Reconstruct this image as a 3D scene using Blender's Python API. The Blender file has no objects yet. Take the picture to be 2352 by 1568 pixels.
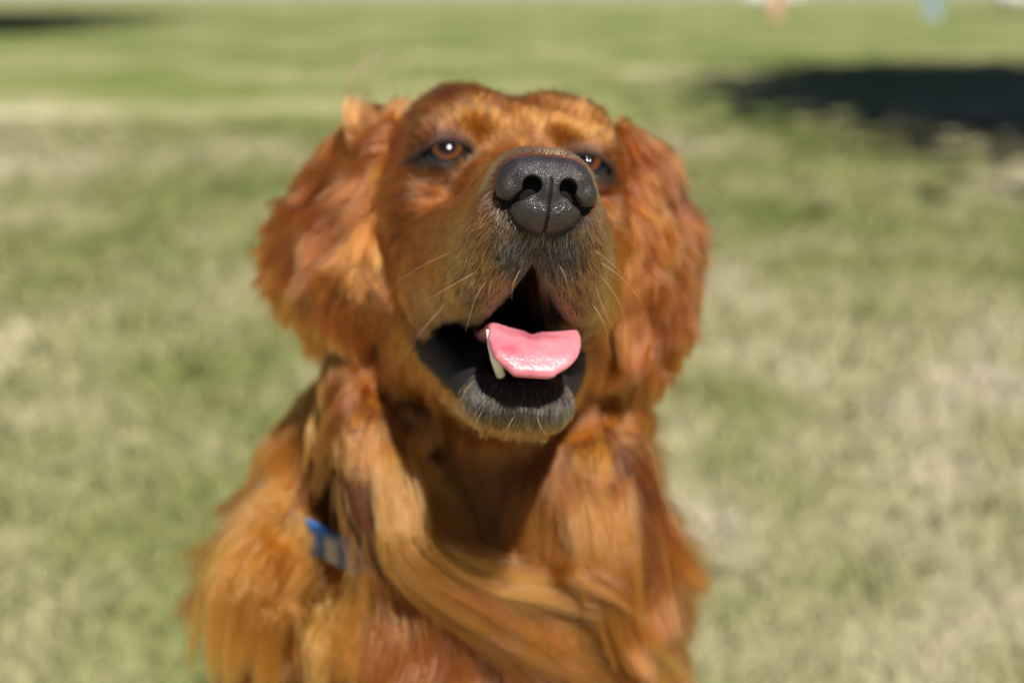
import bpy, math, time
import numpy as np
from mathutils import Matrix, Vector, kdtree
T0 = time.time()
rng = np.random.default_rng(7)
scene = bpy.context.scene
COL = scene.collection

# ------------------------------------------------------------------ camera, sky, sun, exposure
CAM_H, PITCH = 0.85, math.radians(17.0)
cam_d = bpy.data.cameras.new('camera')
cam = bpy.data.objects.new('camera', cam_d); COL.objects.link(cam)
cam.location = (0, 0, CAM_H); cam.rotation_euler = (math.pi/2 - PITCH, 0, 0)
cam_d.lens = 40; cam_d.sensor_width = 36; cam_d.clip_start = 0.02; cam_d.clip_end = 3000
cam_d.dof.use_dof = True; cam_d.dof.focus_distance = 0.448; cam_d.dof.aperture_fstop = 3.9
scene.camera = cam

SUN_EL, SUN_AZ = math.radians(58), math.radians(25)      # azimuth to the right of straight behind the camera
sun_dir = Vector((math.sin(SUN_AZ)*math.cos(SUN_EL), -math.cos(SUN_AZ)*math.cos(SUN_EL), math.sin(SUN_EL)))
w = bpy.data.worlds.new('World'); scene.world = w; w.use_nodes = True
nt = w.node_tree; bg = nt.nodes['Background']
sky = nt.nodes.new('ShaderNodeTexSky'); sky.sky_type = 'NISHITA'; sky.sun_disc = False
sky.air_density = 0.45; sky.dust_density = 0.2; sky.ozone_density = 1.5
sky.sun_elevation = SUN_EL; sky.sun_rotation = math.atan2(sun_dir.x, sun_dir.y)
nt.links.new(sky.outputs[0], bg.inputs['Color']); bg.inputs['Strength'].default_value = 0.05
sl = bpy.data.lights.new('sun', 'SUN'); sl.energy = 5.0; sl.angle = math.radians(0.5); sl.color = (1, 0.95, 0.88)
so = bpy.data.objects.new('sun', sl); COL.objects.link(so)
so.rotation_euler = sun_dir.to_track_quat('Z', 'Y').to_euler(); so.location = (0, 0, 20)
vs = scene.view_settings; vs.view_transform = 'Standard'; vs.look = 'None'; vs.gamma = 1; vs.exposure = 0.68
vs.use_curve_mapping = False
cy = scene.cycles
cy.max_bounces = 7; cy.diffuse_bounces = 1; cy.glossy_bounces = 3; cy.transmission_bounces = 6; cy.transparent_max_bounces = 8
cy.use_denoising = True
cy.sample_clamp_indirect = 4.0

# ------------------------------------------------------------------ frames: working units are centimetres in the dog's frame
F = 40/36*2352
cp, sp = math.cos(PITCH), math.sin(PITCH)
A3 = np.array([[1, 0, 0], [0, sp, cp], [0, cp, -sp]])        # (right, up, depth) -> world
def to_world(P):
    P = np.asarray(P, dtype=np.float64)
    W = P @ A3.T / 100.0
    W[..., 2] += CAM_H
    return W
def to_world_dir(P): return np.asarray(P) @ A3.T
def at(px, py, d): return np.array([(px-1176)/F*d, (784-py)/F*d, d])
GRAV = np.array([0, -cp, sp])                                 # world down, in the working frame
YAW, PIT, ROLL = math.radians(7.1), math.radians(1.3), math.radians(4.2)
def headR(y, p, r):
    cy_, sy = math.cos(y), math.sin(y); c2, s2 = math.cos(p), math.sin(p); cr, sr = math.cos(r), math.sin(r)
    B = np.array([[1, 0, 0], [0, 0, 1], [0, -1, 0.]])
    P = np.array([[1, 0, 0], [0, c2, -s2], [0, s2, c2]])
    Y = np.array([[cy_, 0, -sy], [0, 1, 0], [sy, 0, cy_]])
    R = np.array([[cr, sr, 0], [-sr, cr, 0], [0, 0, 1]])
    return R @ Y @ P @ B
HR = headR(YAW, PIT, ROLL)
HT = np.array([0.28, 8.72, 55.95])
def h2c(P): return np.asarray(P) @ HR.T + HT
def c2h(P): return (np.asarray(P) - HT) @ HR
def hat(px, py, d): return c2h(at(px, py, d))

# ------------------------------------------------------------------ value noise (vectorised)
_perm = np.random.default_rng(3).random((64, 64, 64)).astype(np.float32)
def vnoise(P, f=1.0, seed=0):
    P = np.asarray(P, dtype=np.float32)*f + seed*17.37
    i = np.floor(P).astype(np.int32); t = P - i; t = t*t*(3-2*t); i &= 63; j = (i+1) & 63
    x0, y0, z0 = i[..., 0], i[..., 1], i[..., 2]; x1, y1, z1 = j[..., 0], j[..., 1], j[..., 2]
    a, b, c = t[..., 0], t[..., 1], t[..., 2]
    def L(u, v, k): return u+(v-u)*k
    r = L(L(L(_perm[x0, y0, z0], _perm[x1, y0, z0], a), L(_perm[x0, y1, z0], _perm[x1, y1, z0], a), b),
          L(L(_perm[x0, y0, z1], _perm[x1, y0, z1], a), L(_perm[x0, y1, z1], _perm[x1, y1, z1], a), b), c)
    return r*2-1
def vnoise3(P, f=1.0, seed=0):
    return np.stack([vnoise(P, f, seed+k*5.1) for k in range(3)], -1)

def norm(v): return v/(np.linalg.norm(v, axis=-1, keepdims=True)+1e-9)
# ------------------------------------------------------------------ distance functions
def ell(p, c, r):
    q = (p - np.array(c, dtype=np.float32))/np.array(r, dtype=np.float32)
    k0 = np.sqrt((q*q).sum(-1)) + 1e-6
    q2 = q/np.array(r, dtype=np.float32); k1 = np.sqrt((q2*q2).sum(-1)) + 1e-6
    return k0*(k0-1)/k1
def cap(p, a, b, ra, rb):
    a = np.array(a, dtype=np.float32); b = np.array(b, dtype=np.float32); ba = b-a
    h = np.clip(((p-a) @ ba)/(ba @ ba), 0, 1)
    d = p - a - h[..., None]*ba
    return np.sqrt((d*d).sum(-1)) - (ra + (rb-ra)*h)
def smin(a, b, k):
    h = np.clip(0.5+0.5*(b-a)/k, 0, 1); return b+(a-b)*h - k*h*(1-h)
def smax(a, b, k): return -smin(-a, -b, k)
def mir(p):
    q = p.copy(); q[..., 0] = np.abs(q[..., 0]); return q
def sstep(a, b, x):
    t = np.clip((x-a)/(b-a), 0, 1); return t*t*(3-2*t)

EYE = (3.47, -0.35, 0.0); EYE_R = 1.2
def lens(q):
    """signed opening between the lids; q is mirrored head space. negative = open"""
    u = q[..., 0]-EYE[0]; wv = q[..., 2]-EYE[2] + 0.10*u + 0.02
    s = np.clip(1-(u/1.34)**2, -1, 1)
    return np.maximum(wv - 0.60*s, -wv - 0.31*s)
def mouth(q, p):
    """wedge between the jaws, negative inside"""
    y, z, x = q[..., 1], q[..., 2], q[..., 0]
    top = -5.75 - 1.45*np.minimum(x, 1.7) - np.maximum(0, x-1.75)*0.10
    top = top + 0.02*(8-y)
    bot = -10.6 + 0.33*(7.5-y)
    d = np.maximum(z-top, bot-z)*0.62
    d = smax(d, -1.2-y, 0.6)
    d = smax(d, x-np.where(p[..., 0] > 0, 2.75, 3.5), 0.5)
    return d
def head_sdf(p):
    """head frame, cm"""
    q = mir(p)
    d = ell(q, (0, -6.4, -0.4), (6.2, 7.6, 4.7))
    d = smin(d, ell(q, (2.6, -3.8, 1.75), (2.8, 3.9, 2.5)), 1.2)       # forehead domes
    d = smin(d, ell(q, (3.4, -1.2, 1.25), (1.9, 1.4, 0.95)), 1.0)          # brow
    d = smin(d, ell(q, (4.3, -4.2, -3.0), (2.2, 4.8, 3.6)), 1.6)          # cheek
    d = smin(d, ell(q, (3.6, -5.5, -6.8), (2.6, 4.2, 4.6)), 1.8)          # jaw muscle
    # muzzle
    m = cap(q, (0, 0.5, -2.4), (0, 9.0, -3.1), 2.75, 2.05)
    m = smin(m, cap(q, (0.7, 1, -1.6), (0.75, 8.9, -2.35), 1.3, 1.25), 0.8)
    m = smin(m, cap(q, (1.45, 8.6, -4.2), (2.9, 1.5, -4.4), 1.5, 1.9), 0.9)
    m = smin(m, cap(q, (1.8, 7.9, -5.5), (3.5, 0.8, -6.3), 1.3, 1.75), 0.9)
    m = smin(m, cap(q, (2.1, 6.9, -6.7), (3.3, 1.5, -7.2), 1.15, 1.4), 0.8)
    m = smin(m, cap(q, (1.35, 8.7, -5.0), (1.9, 7.3, -6.5), 1.1, 1.0), 0.6)
    d = smin(d, m, 1.3)
    d = smax(d, -ell(q, (2.0, 1.75, 0.9), (0.8, 1.5, 0.7)), 1.0)           # inner eye hollow
    # lower jaw
    j = cap(q, (3.1, -1.5, -8.9), (1.2, 6.0, -11.5), 1.7, 1.05)
    j = smin(j, ell(q, (0, 6.1, -11.6), (2.1, 1.7, 1.25)), 0.8)
    j = smin(j, ell(q, (0, -0.5, -11.0), (3.0, 6.0, 1.9)), 1.2)
    d = smin(d, j, 0.7)
    d = smin(d, cap(q, (0, -5, -8), (0, -12, -12), 4.6, 7), 2.5)          # throat
    # mouth
    mo = mouth(q, p)
    d = smax(d, -mo, 0.35)
    # lower lip trough behind the chin
    d = smax(d, -ell(q, (0, 3.0, -10.2), (1.55, 4.2, 1.1)), 0.3)
    # lids
    lid = ell(q, EYE, (EYE_R+0.20, EYE_R+0.09, EYE_R+0.18))
    d = smin(d, lid, 0.40)
    ln = lens(q)
    open_ = np.maximum(ln*0.8, (EYE[1]+0.1) - q[..., 1])
    d = smax(d, -open_, 0.10)
    ball = np.sqrt(((q-np.array(EYE, dtype=np.float32))**2).sum(-1)) - (EYE_R-0.12)
    d = np.maximum(d, -np.maximum(ball, -1e3)) if False else d
    return d
RIDGE_L = [at(835, 740, 65.5), at(832, 870, 62.6), at(862, 1010, 60.2), at(870, 1140, 59.5), at(930, 1270, 59.6), at(1030, 1360, 61.5)]
RIDGE_R = [at(1350, 780, 68), at(1350, 960, 64.5), at(1360, 1100, 62), at(1390, 1260, 62), at(1400, 1400, 63)]
def body_sdf(p):
    """working frame, cm"""
    d = cap(p, (-1.6, 2, 70), (-1.3, -14, 71.5), 6.6, 9.0)
    d = smin(d, cap(p, (-1.2, -3, 66.5), (-1.0, -15, 67.5), 5.8, 6.6), 2.0)
    d = smin(d, cap(p, at(825, 1030, 70), at(765, 1330, 71), 4.5, 5.0), 3.0)
    d = smin(d, ell(p, (-1.3, -24, 74), (11.4, 12.5, 12.5)), 4.0)
    d = smin(d, ell(p, (-8.8, -19.5, 73.5), (5.4, 7.5, 8)), 3.0)
    d = smin(d, cap(p, (-4.6, 1, 69.5), (-5.6, -12, 70), 5.0, 5.6), 2.5)
    d = smin(d, ell(p, (4.8, -21, 74), (4.4, 9, 8)), 3.0)
    for i in range(len(RIDGE_L)-1):
        d = smin(d, cap(p, RIDGE_L[i], RIDGE_L[i+1], 1.6, 1.6), 2.2)
    for i in range(len(RIDGE_R)-1):
        d = smin(d, cap(p, RIDGE_R[i], RIDGE_R[i+1], 1.8, 1.8), 4.0)
    return d
def wp(x, y, z):   # world metres -> working cm
    return (np.array([x, y, z-CAM_H])*100) @ A3
def rest_sdf(p):
    """sitting trunk, legs, paws, tail (mostly below the frame)"""
    d = cap(p, wp(0, .80, .48), wp(0, 1.08, .22), 11, 11.5)
    for s in (-1, 1):
        x = s*.085
        d = smin(d, cap(p, wp(x, .80, .42), wp(x, .81, .22), 5.5, 3.6), 3)
        d = smin(d, cap(p, wp(x, .81, .22), wp(x, .79, .04), 3.4, 2.7), 2)
        d = smin(d, ell(p, wp(x, .76, .03), (3.6, 3.2, 5)), 1.5)
        x = s*.11
        d = smin(d, cap(p, wp(x, 1.08, .13), wp(x*1.15, .93, .12), 7.5, 6.0), 3)
        d = smin(d, cap(p, wp(x*1.15, .93, .13), wp(x*1.15, 1.08, .04), 4, 3), 2)
        d = smin(d, cap(p, wp(x*1.15, 1.08, .035), wp(x*1.15, .88, .03), 3, 3.2), 1.5)
    d = smin(d, cap(p, wp(0, 1.2, .12), wp(.12, 1.55, .05), 4, 2.2), 2)
    return d
def total_sdf(P):
    """P in working frame"""
    P = P.astype(np.float32)
    dh = head_sdf(c2h(P).astype(np.float32))
    return smin(dh, body_sdf(P), 1.6)

# ------------------------------------------------------------------ surface nets
def surface_nets(vals, origin, h):
    nx, ny, nz = vals.shape
    ins = vals < 0
    cnt = np.zeros((nx-1, ny-1, nz-1), np.int8)
    for dx in (0, 1):
        for dy in (0, 1):
            for dz in (0, 1):
                cnt += ins[dx:nx-1+dx, dy:ny-1+dy, dz:nz-1+dz]
    act = (cnt > 0) & (cnt < 8)
    idx = -np.ones(act.shape, np.int64)
    ci, cj, ck = np.nonzero(act); n = len(ci); idx[ci, cj, ck] = np.arange(n)
    acc = np.zeros((n, 3)); wsum = np.zeros(n)
    corners = [(a, b, c) for a in (0, 1) for b in (0, 1) for c in (0, 1)]
    for a in corners:
        for ax in range(3):
            if a[ax]: continue
            b = list(a); b[ax] = 1
            va = vals[ci+a[0], cj+a[1], ck+a[2]]; vb = vals[ci+b[0], cj+b[1], ck+b[2]]
            m = (va < 0) != (vb < 0)
            t = np.where(m, va/(va-vb+1e-12), 0)
            pos = np.tile(np.array(a, float), (n, 1)); pos[:, ax] += t
            acc += pos*m[:, None]; wsum += m
    V = (acc/wsum[:, None] + np.stack([ci, cj, ck], 1))*h + origin
    faces = []
    for ax in range(3):
        o = [(1, 2), (2, 0), (0, 1)][ax]
        sl0 = [slice(None)]*3; sl1 = [slice(None)]*3
        sl0[ax] = slice(0, -1); sl1[ax] = slice(1, None)
        a = ins[tuple(sl0)]; b = ins[tuple(sl1)]
        e = np.stack(np.nonzero(a != b), 1)
        ok = (e[:, o[0]] > 0) & (e[:, o[1]] > 0) & (e[:, o[0]] < vals.shape[o[0]]-1) & (e[:, o[1]] < vals.shape[o[1]]-1)
        e = e[ok]
        flip = ~ins[e[:, 0], e[:, 1], e[:, 2]]
        def g(s, t):
            q = e.copy(); q[:, o[0]] -= s; q[:, o[1]] -= t
            return idx[q[:, 0], q[:, 1], q[:, 2]]
        f = np.stack([g(1, 1), g(0, 1), g(0, 0), g(1, 0)], 1)
        f[flip] = f[flip][:, ::-1]
        faces.append(f)
    Fc = np.concatenate(faces); Fc = Fc[(Fc >= 0).all(1)]
    return V, Fc
def grid_eval(fn, lo, hi, h):
    n = [int(math.ceil((hi[k]-lo[k])/h))+1 for k in range(3)]
    ys = lo[1]+np.arange(n[1])*h; zs = lo[2]+np.arange(n[2])*h
    out = np.empty(n, np.float32)
    YY, ZZ = np.meshgrid(ys, zs, indexing='ij')
    step = max(1, 400000//(n[1]*n[2]))
    for i in range(0, n[0], step):
        xs = lo[0]+np.arange(i, min(n[0], i+step))*h
        P = np.empty((len(xs), n[1], n[2], 3), np.float32)
        P[..., 0] = xs[:, None, None]; P[..., 1] = YY; P[..., 2] = ZZ
        out[i:i+len(xs)] = fn(P)
    return out, np.array(lo, float)
def smooth_verts(V, Fc, it=2, lam=0.5):
    n = len(V); e = np.concatenate([Fc[:, [0, 1]], Fc[:, [1, 2]], Fc[:, [2, 3]], Fc[:, [3, 0]]])
    for _ in range(it):
        acc = np.zeros((n, 3)); c = np.zeros(n)
        for a, b in ((0, 1), (1, 0)):
            for k in range(3): acc[:, k] += np.bincount(e[:, a], V[e[:, b], k], n)
            c += np.bincount(e[:, a], minlength=n)
        V = V + lam*(acc/np.maximum(c, 1)[:, None]-V)
    return V

# ------------------------------------------------------------------ object helpers
def finish(o, parent=None, label=None, cat=None, group=None, kind=None):
    COL.objects.link(o)
    if parent is not None: o.parent = parent
    if label: o['label'] = label
    if cat: o['category'] = cat
    if group: o['group'] = group
    if kind: o['kind'] = kind
    return o
def make_mesh(name, V, Fc, mat, parent=None, smooth=True, attrs=None, **kw):
    me = bpy.data.meshes.new(name)
    V = np.asarray(V, np.float32)
    if isinstance(Fc, np.ndarray):
        k = Fc.shape[1]
        me.vertices.add(len(V)); me.vertices.foreach_set('co', V.ravel())
        me.loops.add(Fc.size); me.loops.foreach_set('vertex_index', Fc.astype(np.int32).ravel())
        me.polygons.add(len(Fc)); me.polygons.foreach_set('loop_start', np.arange(0, Fc.size, k, dtype=np.int32))
        me.update(calc_edges=True)
    else:
        me.from_pydata([tuple(map(float, v)) for v in V], [], [tuple(map(int, f)) for f in Fc])
    if smooth: me.polygons.foreach_set('use_smooth', np.ones(len(me.polygons), bool))
    for an, (dom, arr) in (attrs or {}).items():
        if arr.ndim == 1:
            a = me.attributes.new(an, 'FLOAT', dom); a.data.foreach_set('value', arr.astype(np.float32))
        else:
            a = me.attributes.new(an, 'FLOAT_COLOR', dom)
            a.data.foreach_set('color', np.concatenate([arr, np.ones((len(arr), 1))], 1).astype(np.float32).ravel())
    me.validate(clean_customdata=False)
    if mat: me.materials.append(mat)
    return finish(bpy.data.objects.new(name, me), parent, **kw)
def new_mat(name):
    m = bpy.data.materials.new(name); m.use_nodes = True
    n = m.node_tree.nodes; b = n['Principled BSDF']; return m, m.node_tree, b
def lnk(t, a, b): t.links.new(a, b)
def attr_node(t, name):
    a = t.nodes.new('ShaderNodeAttribute'); a.attribute_name = name; return a
def noise_node(t, scale, detail=4, rough=0.55, vec=None):
    n = t.nodes.new('ShaderNodeTexNoise'); n.inputs['Scale'].default_value = scale
    n.inputs['Detail'].default_value = detail; n.inputs['Roughness'].default_value = rough
    if vec is not None: lnk(t, vec, n.inputs['Vector'])
    return n
def ramp(t, src, stops):
    r = t.nodes.new('ShaderNodeValToRGB'); e = r.color_ramp.elements
    while len(e) < len(stops): e.new(0.5)
    for k, (p, c) in enumerate(stops): e[k].position = p; e[k].color = (*c, 1)
    lnk(t, src, r.inputs[0]); return r
def bump(t, b, h, strength, dist):
    n = t.nodes.new('ShaderNodeBump'); n.inputs['Strength'].default_value = strength; n.inputs['Distance'].default_value = dist
    lnk(t, h, n.inputs['Height']); lnk(t, n.outputs[0], b.inputs['Normal']); return n
def coords(t, kind='Object'):
    return t.nodes.new('ShaderNodeTexCoord').outputs[kind]

# ------------------------------------------------------------------ ground and grass
def lawn_color(t):
    g = t.nodes.new('ShaderNodeNewGeometry')
    sep = t.nodes.new('ShaderNodeSeparateXYZ'); lnk(t, g.outputs['Position'], sep.inputs[0])
    cmb = t.nodes.new('ShaderNodeCombineXYZ'); lnk(t, sep.outputs[0], cmb.inputs[0]); lnk(t, sep.outputs[1], cmb.inputs[1])
    n1 = noise_node(t, 0.42, 6, 0.58, cmb.outputs[0])
    n2 = noise_node(t, 3.2, 3, 0.5, cmb.outputs[0])
    mx = t.nodes.new('ShaderNodeMath'); mx.operation = 'MULTIPLY_ADD'; mx.inputs[1].default_value = 0.34
    lnk(t, n2.outputs[0], mx.inputs[0])
    mp = t.nodes.new('ShaderNodeMath'); mp.operation = 'MULTIPLY'; mp.inputs[1].default_value = 0.01; lnk(t, sep.outputs[1], mp.inputs[0])
    far = ramp(t, mp.outputs[0], [(0.0, (.56,)*3), (0.03, (.52,)*3), (0.09, (.47,)*3), (0.16, (.40,)*3), (0.60, (.40,)*3), (0.90, (.46,)*3)])
    ad = t.nodes.new('ShaderNodeMath'); ad.operation = 'ADD'; lnk(t, n1.outputs[0], ad.inputs[0]); lnk(t, far.outputs[0], ad.inputs[1])
    a2 = t.nodes.new('ShaderNodeMath'); a2.operation = 'SUBTRACT'; a2.inputs[1].default_value = 0.5; lnk(t, ad.outputs[0], a2.inputs[0])
    lnk(t, a2.outputs[0], mx.inputs[2])
    r = ramp(t, mx.outputs[0], [(0.53, (0.118, 0.148, 0.040)), (0.63, (0.20, 0.212, 0.08)), (0.73, (0.32, 0.295, 0.165)), (0.84, (0.48, 0.42, 0.31))])
    return r.outputs[0], mx
m_ground, t, b = new_mat('lawn_ground'); c, _ = lawn_color(t)
n = noise_node(t, 60, 3, 0.6, t.nodes.new('ShaderNodeNewGeometry').outputs['Position'])
mm = t.nodes.new('ShaderNodeMixRGB'); mm.blend_type = 'MULTIPLY'; mm.inputs[0].default_value = 0.5
lnk(t, c, mm.inputs[1]); lnk(t, ramp(t, n.outputs[0], [(0.3, (0.8, 0.8, 0.78)), (0.7, (1.05, 1.05, 1.05))]).outputs[0], mm.inputs[2])
lnk(t, mm.outputs[0], b.inputs['Base Color']); b.inputs['Roughness'].default_value = 0.95
b.inputs['Specular IOR Level'].default_value = 0.1
ys = np.concatenate([[-60, -20, -8, -3], np.linspace(-2, 12, 60), 12*1.08**np.arange(1, 64)])
xs = np.concatenate([-(3*1.14**np.arange(45, 0, -1)), np.linspace(-3, 3, 25), 3*1.14**np.arange(1, 46)])
XX, YY = np.meshgrid(xs, ys, indexing='ij')
ZZ = 0.012*vnoise(np.stack([XX, YY, YY*0], -1), 0.9) + 0.005*vnoise(np.stack([XX, YY, YY*0], -1), 4)
ZZ = np.where(np.abs(YY) < 14, ZZ, 0) - 0.012
nx_, ny_ = XX.shape; I = np.arange(nx_*ny_).reshape(nx_, ny_)
Fg = np.stack([I[:-1, :-1], I[1:, :-1], I[1:, 1:], I[:-1, 1:]], -1).reshape(-1, 4)
make_mesh('ground', np.stack([XX, YY, ZZ], -1).reshape(-1, 3), Fg, m_ground, kind='structure')

m_grass, t, b = new_mat('grass_blades'); c, _ = lawn_color(t)
a = attr_node(t, 'tone'); mm = t.nodes.new('ShaderNodeMixRGB'); mm.blend_type = 'MULTIPLY'; mm.inputs[0].default_value = 1
lnk(t, c, mm.inputs[1]); lnk(t, a.outputs['Color'], mm.inputs[2]); lnk(t, mm.outputs[0], b.inputs['Base Color'])
b.inputs['Roughness'].default_value = 0.7; b.inputs['Specular IOR Level'].default_value = 0.15
gn = t.nodes.new('ShaderNodeNewGeometry'); vm = t.nodes.new('ShaderNodeVectorMath'); vm.operation = 'MULTIPLY_ADD'; vm.inputs[1].default_value = (.25,)*3; vm.inputs[2].default_value = (0, 0, .75)
lnk(t, gn.outputs['Normal'], vm.inputs[0]); vn_ = t.nodes.new('ShaderNodeVectorMath'); vn_.operation = 'NORMALIZE'; lnk(t, vm.outputs[0], vn_.inputs[0]); lnk(t, vn_.outputs[0], b.inputs['Normal'])
NB = 260000
yy = 0.55 + 7.5*rng.random(NB)**1.7; xx = (rng.random(NB)*2-1)*(0.5*yy+0.35)
root = np.stack([xx, yy, np.zeros(NB)-0.01], -1)
ang = rng.random(NB)*2*np.pi; hgt = 0.018+0.022*rng.random(NB); ln_ = hgt*(0.3+1.2*rng.random(NB)); wd = (0.0013+0.0012*rng.random(NB))*(0.7+0.3*yy)
dirv = np.stack([np.cos(ang), np.sin(ang), 0*ang], -1); sdv = np.stack([-np.sin(ang), np.cos(ang), 0*ang], -1)
mid = root + dirv*(ln_*0.35)[:, None]; mid[:, 2] += hgt*0.65
tip = root + dirv*ln_[:, None]; tip[:, 2] += hgt
V = np.stack([root-sdv*wd[:, None], root+sdv*wd[:, None], mid+sdv*(wd*.8)[:, None], mid-sdv*(wd*.8)[:, None], tip], 1).reshape(-1, 3)
base = np.arange(NB)[:, None]*5
Ft = np.concatenate([base+np.array([[0, 1, 2]]), base+np.array([[0, 2, 3]]), base+np.array([[3, 2, 4]])], 0)
tone = 1.0+0.25*rng.random((NB, 1))**1.5 * np.array([[1, 1, 1]]); tone = tone*np.array([[1, 1, 1]]) + (rng.random((NB, 1)) < 0.08)*np.array([[0.3, 0.25, 0.3]])
make_mesh('grass', V, Ft, m_grass, smooth=False, attrs={'tone': ('POINT', np.repeat(tone, 5, 0))}, kind='stuff',
          label='short green and straw coloured grass of the lawn around the dog', cat='grass')

# ------------------------------------------------------------------ trees (stand beside the frame, their shade falls on the lawn)
m_bark, t, b = new_mat('bark'); n = noise_node(t, 9, 6, 0.7, coords(t))
lnk(t, ramp(t, n.outputs[0], [(0.3, (0.05, 0.035, 0.025)), (0.7, (0.16, 0.12, 0.09))]).outputs[0], b.inputs['Base Color']); b.inputs['Roughness'].default_value = 0.9
bump(t, b, n.outputs[0], 0.8, 0.03)
m_leaf, t, b = new_mat('leaves'); a = attr_node(t, 'tone')
lnk(t, ramp(t, a.outputs['Fac'], [(0, (0.03, 0.06, 0.012)), (1, (0.10, 0.14, 0.03))]).outputs[0], b.inputs['Base Color']); b.inputs['Roughness'].default_value = 0.5
def tube(pts, rad, seg=10):
    pts = np.asarray(pts, float); n = len(pts); V = []
    for i in range(n):
        d = pts[min(i+1, n-1)]-pts[max(i-1, 0)]; d /= np.linalg.norm(d)+1e-9
        u = np.cross(d, [0.31, 0.9, 0.2]); u /= np.linalg.norm(u); v = np.cross(d, u)
        for k in range(seg):
            a_ = 2*np.pi*k/seg; V.append(pts[i]+rad[i]*(np.cos(a_)*u+np.sin(a_)*v))
    Fc = [(i*seg+k, i*seg+(k+1) % seg, (i+1)*seg+(k+1) % seg, (i+1)*seg+k) for i in range(n-1) for k in range(seg)]
    V.append(pts[0]); V.append(pts[-1])
    Fc += [((k+1) % seg, k, n*seg) for k in range(seg)] + [((n-1)*seg+k, (n-1)*seg+(k+1) % seg, n*seg+1) for k in range(seg)]
    return V, Fc
def merge(parts):
    V, Fc = [], []
    for v, f in parts:
        o = len(V); V += list(v); Fc += [tuple(i+o for i in q) for q in f]
    return V, Fc
def tree(x, y, H, R, crown_h, nleaf, label, seed, flat=0.6):
    r = np.random.default_rng(seed)
    e = bpy.data.objects.new('tree', None); finish(e, label=label, cat='tree', group='park trees casting shade on the lawn'); e.location = (x, y, 0)
    top = H-crown_h*0.4
    trunk = [(0.25*math.sin(k*0.9+seed)*k/8, 0.2*math.cos(k+seed)*k/8, top*k/8) for k in range(9)]
    parts = [tube(trunk, [0.34*(1-0.085*k)*H/9 for k in range(9)], 12)]
    cl = []
    for k in range(13):
        a_ = 2.4*k+r.random()*0.5; el = 0.15+0.7*r.random(); L = R*(0.6+0.35*r.random())
        s = np.array(trunk[3+k % 5]); epos = s+np.array([math.cos(a_)*L, math.sin(a_)*L, el*L*0.9])
        parts.append(tube([s, s*0.6+epos*0.4+np.array([0, 0, .25]), epos], [0.10*H/9, 0.07*H/9, 0.02], 6)); cl.append(epos)
    V, Fc = merge(parts); make_mesh('trunk', V, Fc, m_bark, parent=e)
    for k in range(26):
        v = r.normal(size=3); v /= np.linalg.norm(v); cl.append(np.array([0, 0, H-crown_h/2])+v*np.array([R*.8, R*.8, crown_h*.42])*r.random()**.4)
    cl = np.array(cl); ci = r.integers(0, len(cl), nleaf)
    c = cl[ci]+r.normal(size=(nleaf, 3))*np.array([1, 1, flat])*R*0.2
    u = r.normal(size=(nleaf, 3)); u /= np.linalg.norm(u, axis=1)[:, None]; v = np.cross(u, r.normal(size=(nleaf, 3))); v /= np.linalg.norm(v, axis=1)[:, None]
    s = (0.10+0.10*r.random(nleaf))[:, None]
    V = np.stack([c-u*s, c+v*s*.6, c+u*s, c-v*s*.6], 1).reshape(-1, 3); Fq = np.arange(nleaf*4).reshape(-1, 4)
    make_mesh('crown', V, Fq, m_leaf, parent=e, smooth=False, attrs={'tone': ('POINT', np.repeat(r.random(nleaf), 4))})
    return e
k_sh = 1/math.tan(SUN_EL)
def shade_at(x, y, hc):   # trunk foot so that a crown centred at height hc shades (x, y)
    return x+sun_dir.x/sun_dir.z*hc, y+sun_dir.y/sun_dir.z*hc
tx, ty = shade_at(8.7, 9.1, 6.4); tree(tx, ty, 9, 5.8, 5.2, 170000, 'broad leafy tree right of the dog shading the nearer dark patch of lawn', 11)
tx, ty = shade_at(-19.5, 32, 8); tree(tx, ty, 11, 7.5, 6, 110000, 'leafy tree far left, nearer than the tallest one', 14)
tx, ty = shade_at(-25, 47, 9); tree(tx, ty, 13, 11, 8, 110000, 'tall leafy tree far left whose shade crosses the lawn behind the dog', 12)
tx, ty = shade_at(27, 57, 8); tree(tx, ty, 11, 6, 6, 20000, 'leafy tree far right beside the parked white car', 13)
print('setting', time.time()-T0)

# ------------------------------------------------------------------ far parked vehicles and people at the edge of the lawn
m_white, t, b = new_mat('white_paint'); b.inputs['Base Color'].default_value = (0.82, 0.84, 0.86, 1); b.inputs['Roughness'].default_value = 0.25; b.inputs['Coat Weight'].default_value = 0.6
m_glass, t, b = new_mat('dark_glass'); b.inputs['Base Color'].default_value = (0.02, 0.03, 0.035, 1); b.inputs['Roughness'].default_value = 0.05
m_tyre, t, b = new_mat('tyre_rubber'); b.inputs['Base Color'].default_value = (0.02, 0.02, 0.02, 1); b.inputs['Roughness'].default_value = 0.85
m_rim, t, b = new_mat('rim_metal'); b.inputs['Base Color'].default_value = (0.6, 0.6, 0.6, 1); b.inputs['Metallic'].default_value = 1; b.inputs['Roughness'].default_value = 0.3
def extr(profile, w, inset=None):
    n = len(profile); V = []
    for s in (-1, 1):
        for (x, z) in profile:
            k = 1 if inset is None else inset(z)
            V.append((x, s*w*k, z))
    return V, [tuple(range(n-1, -1, -1)), tuple(range(n, 2*n))] + [(i, (i+1) % n, n+(i+1) % n, n+i) for i in range(n)]
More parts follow.
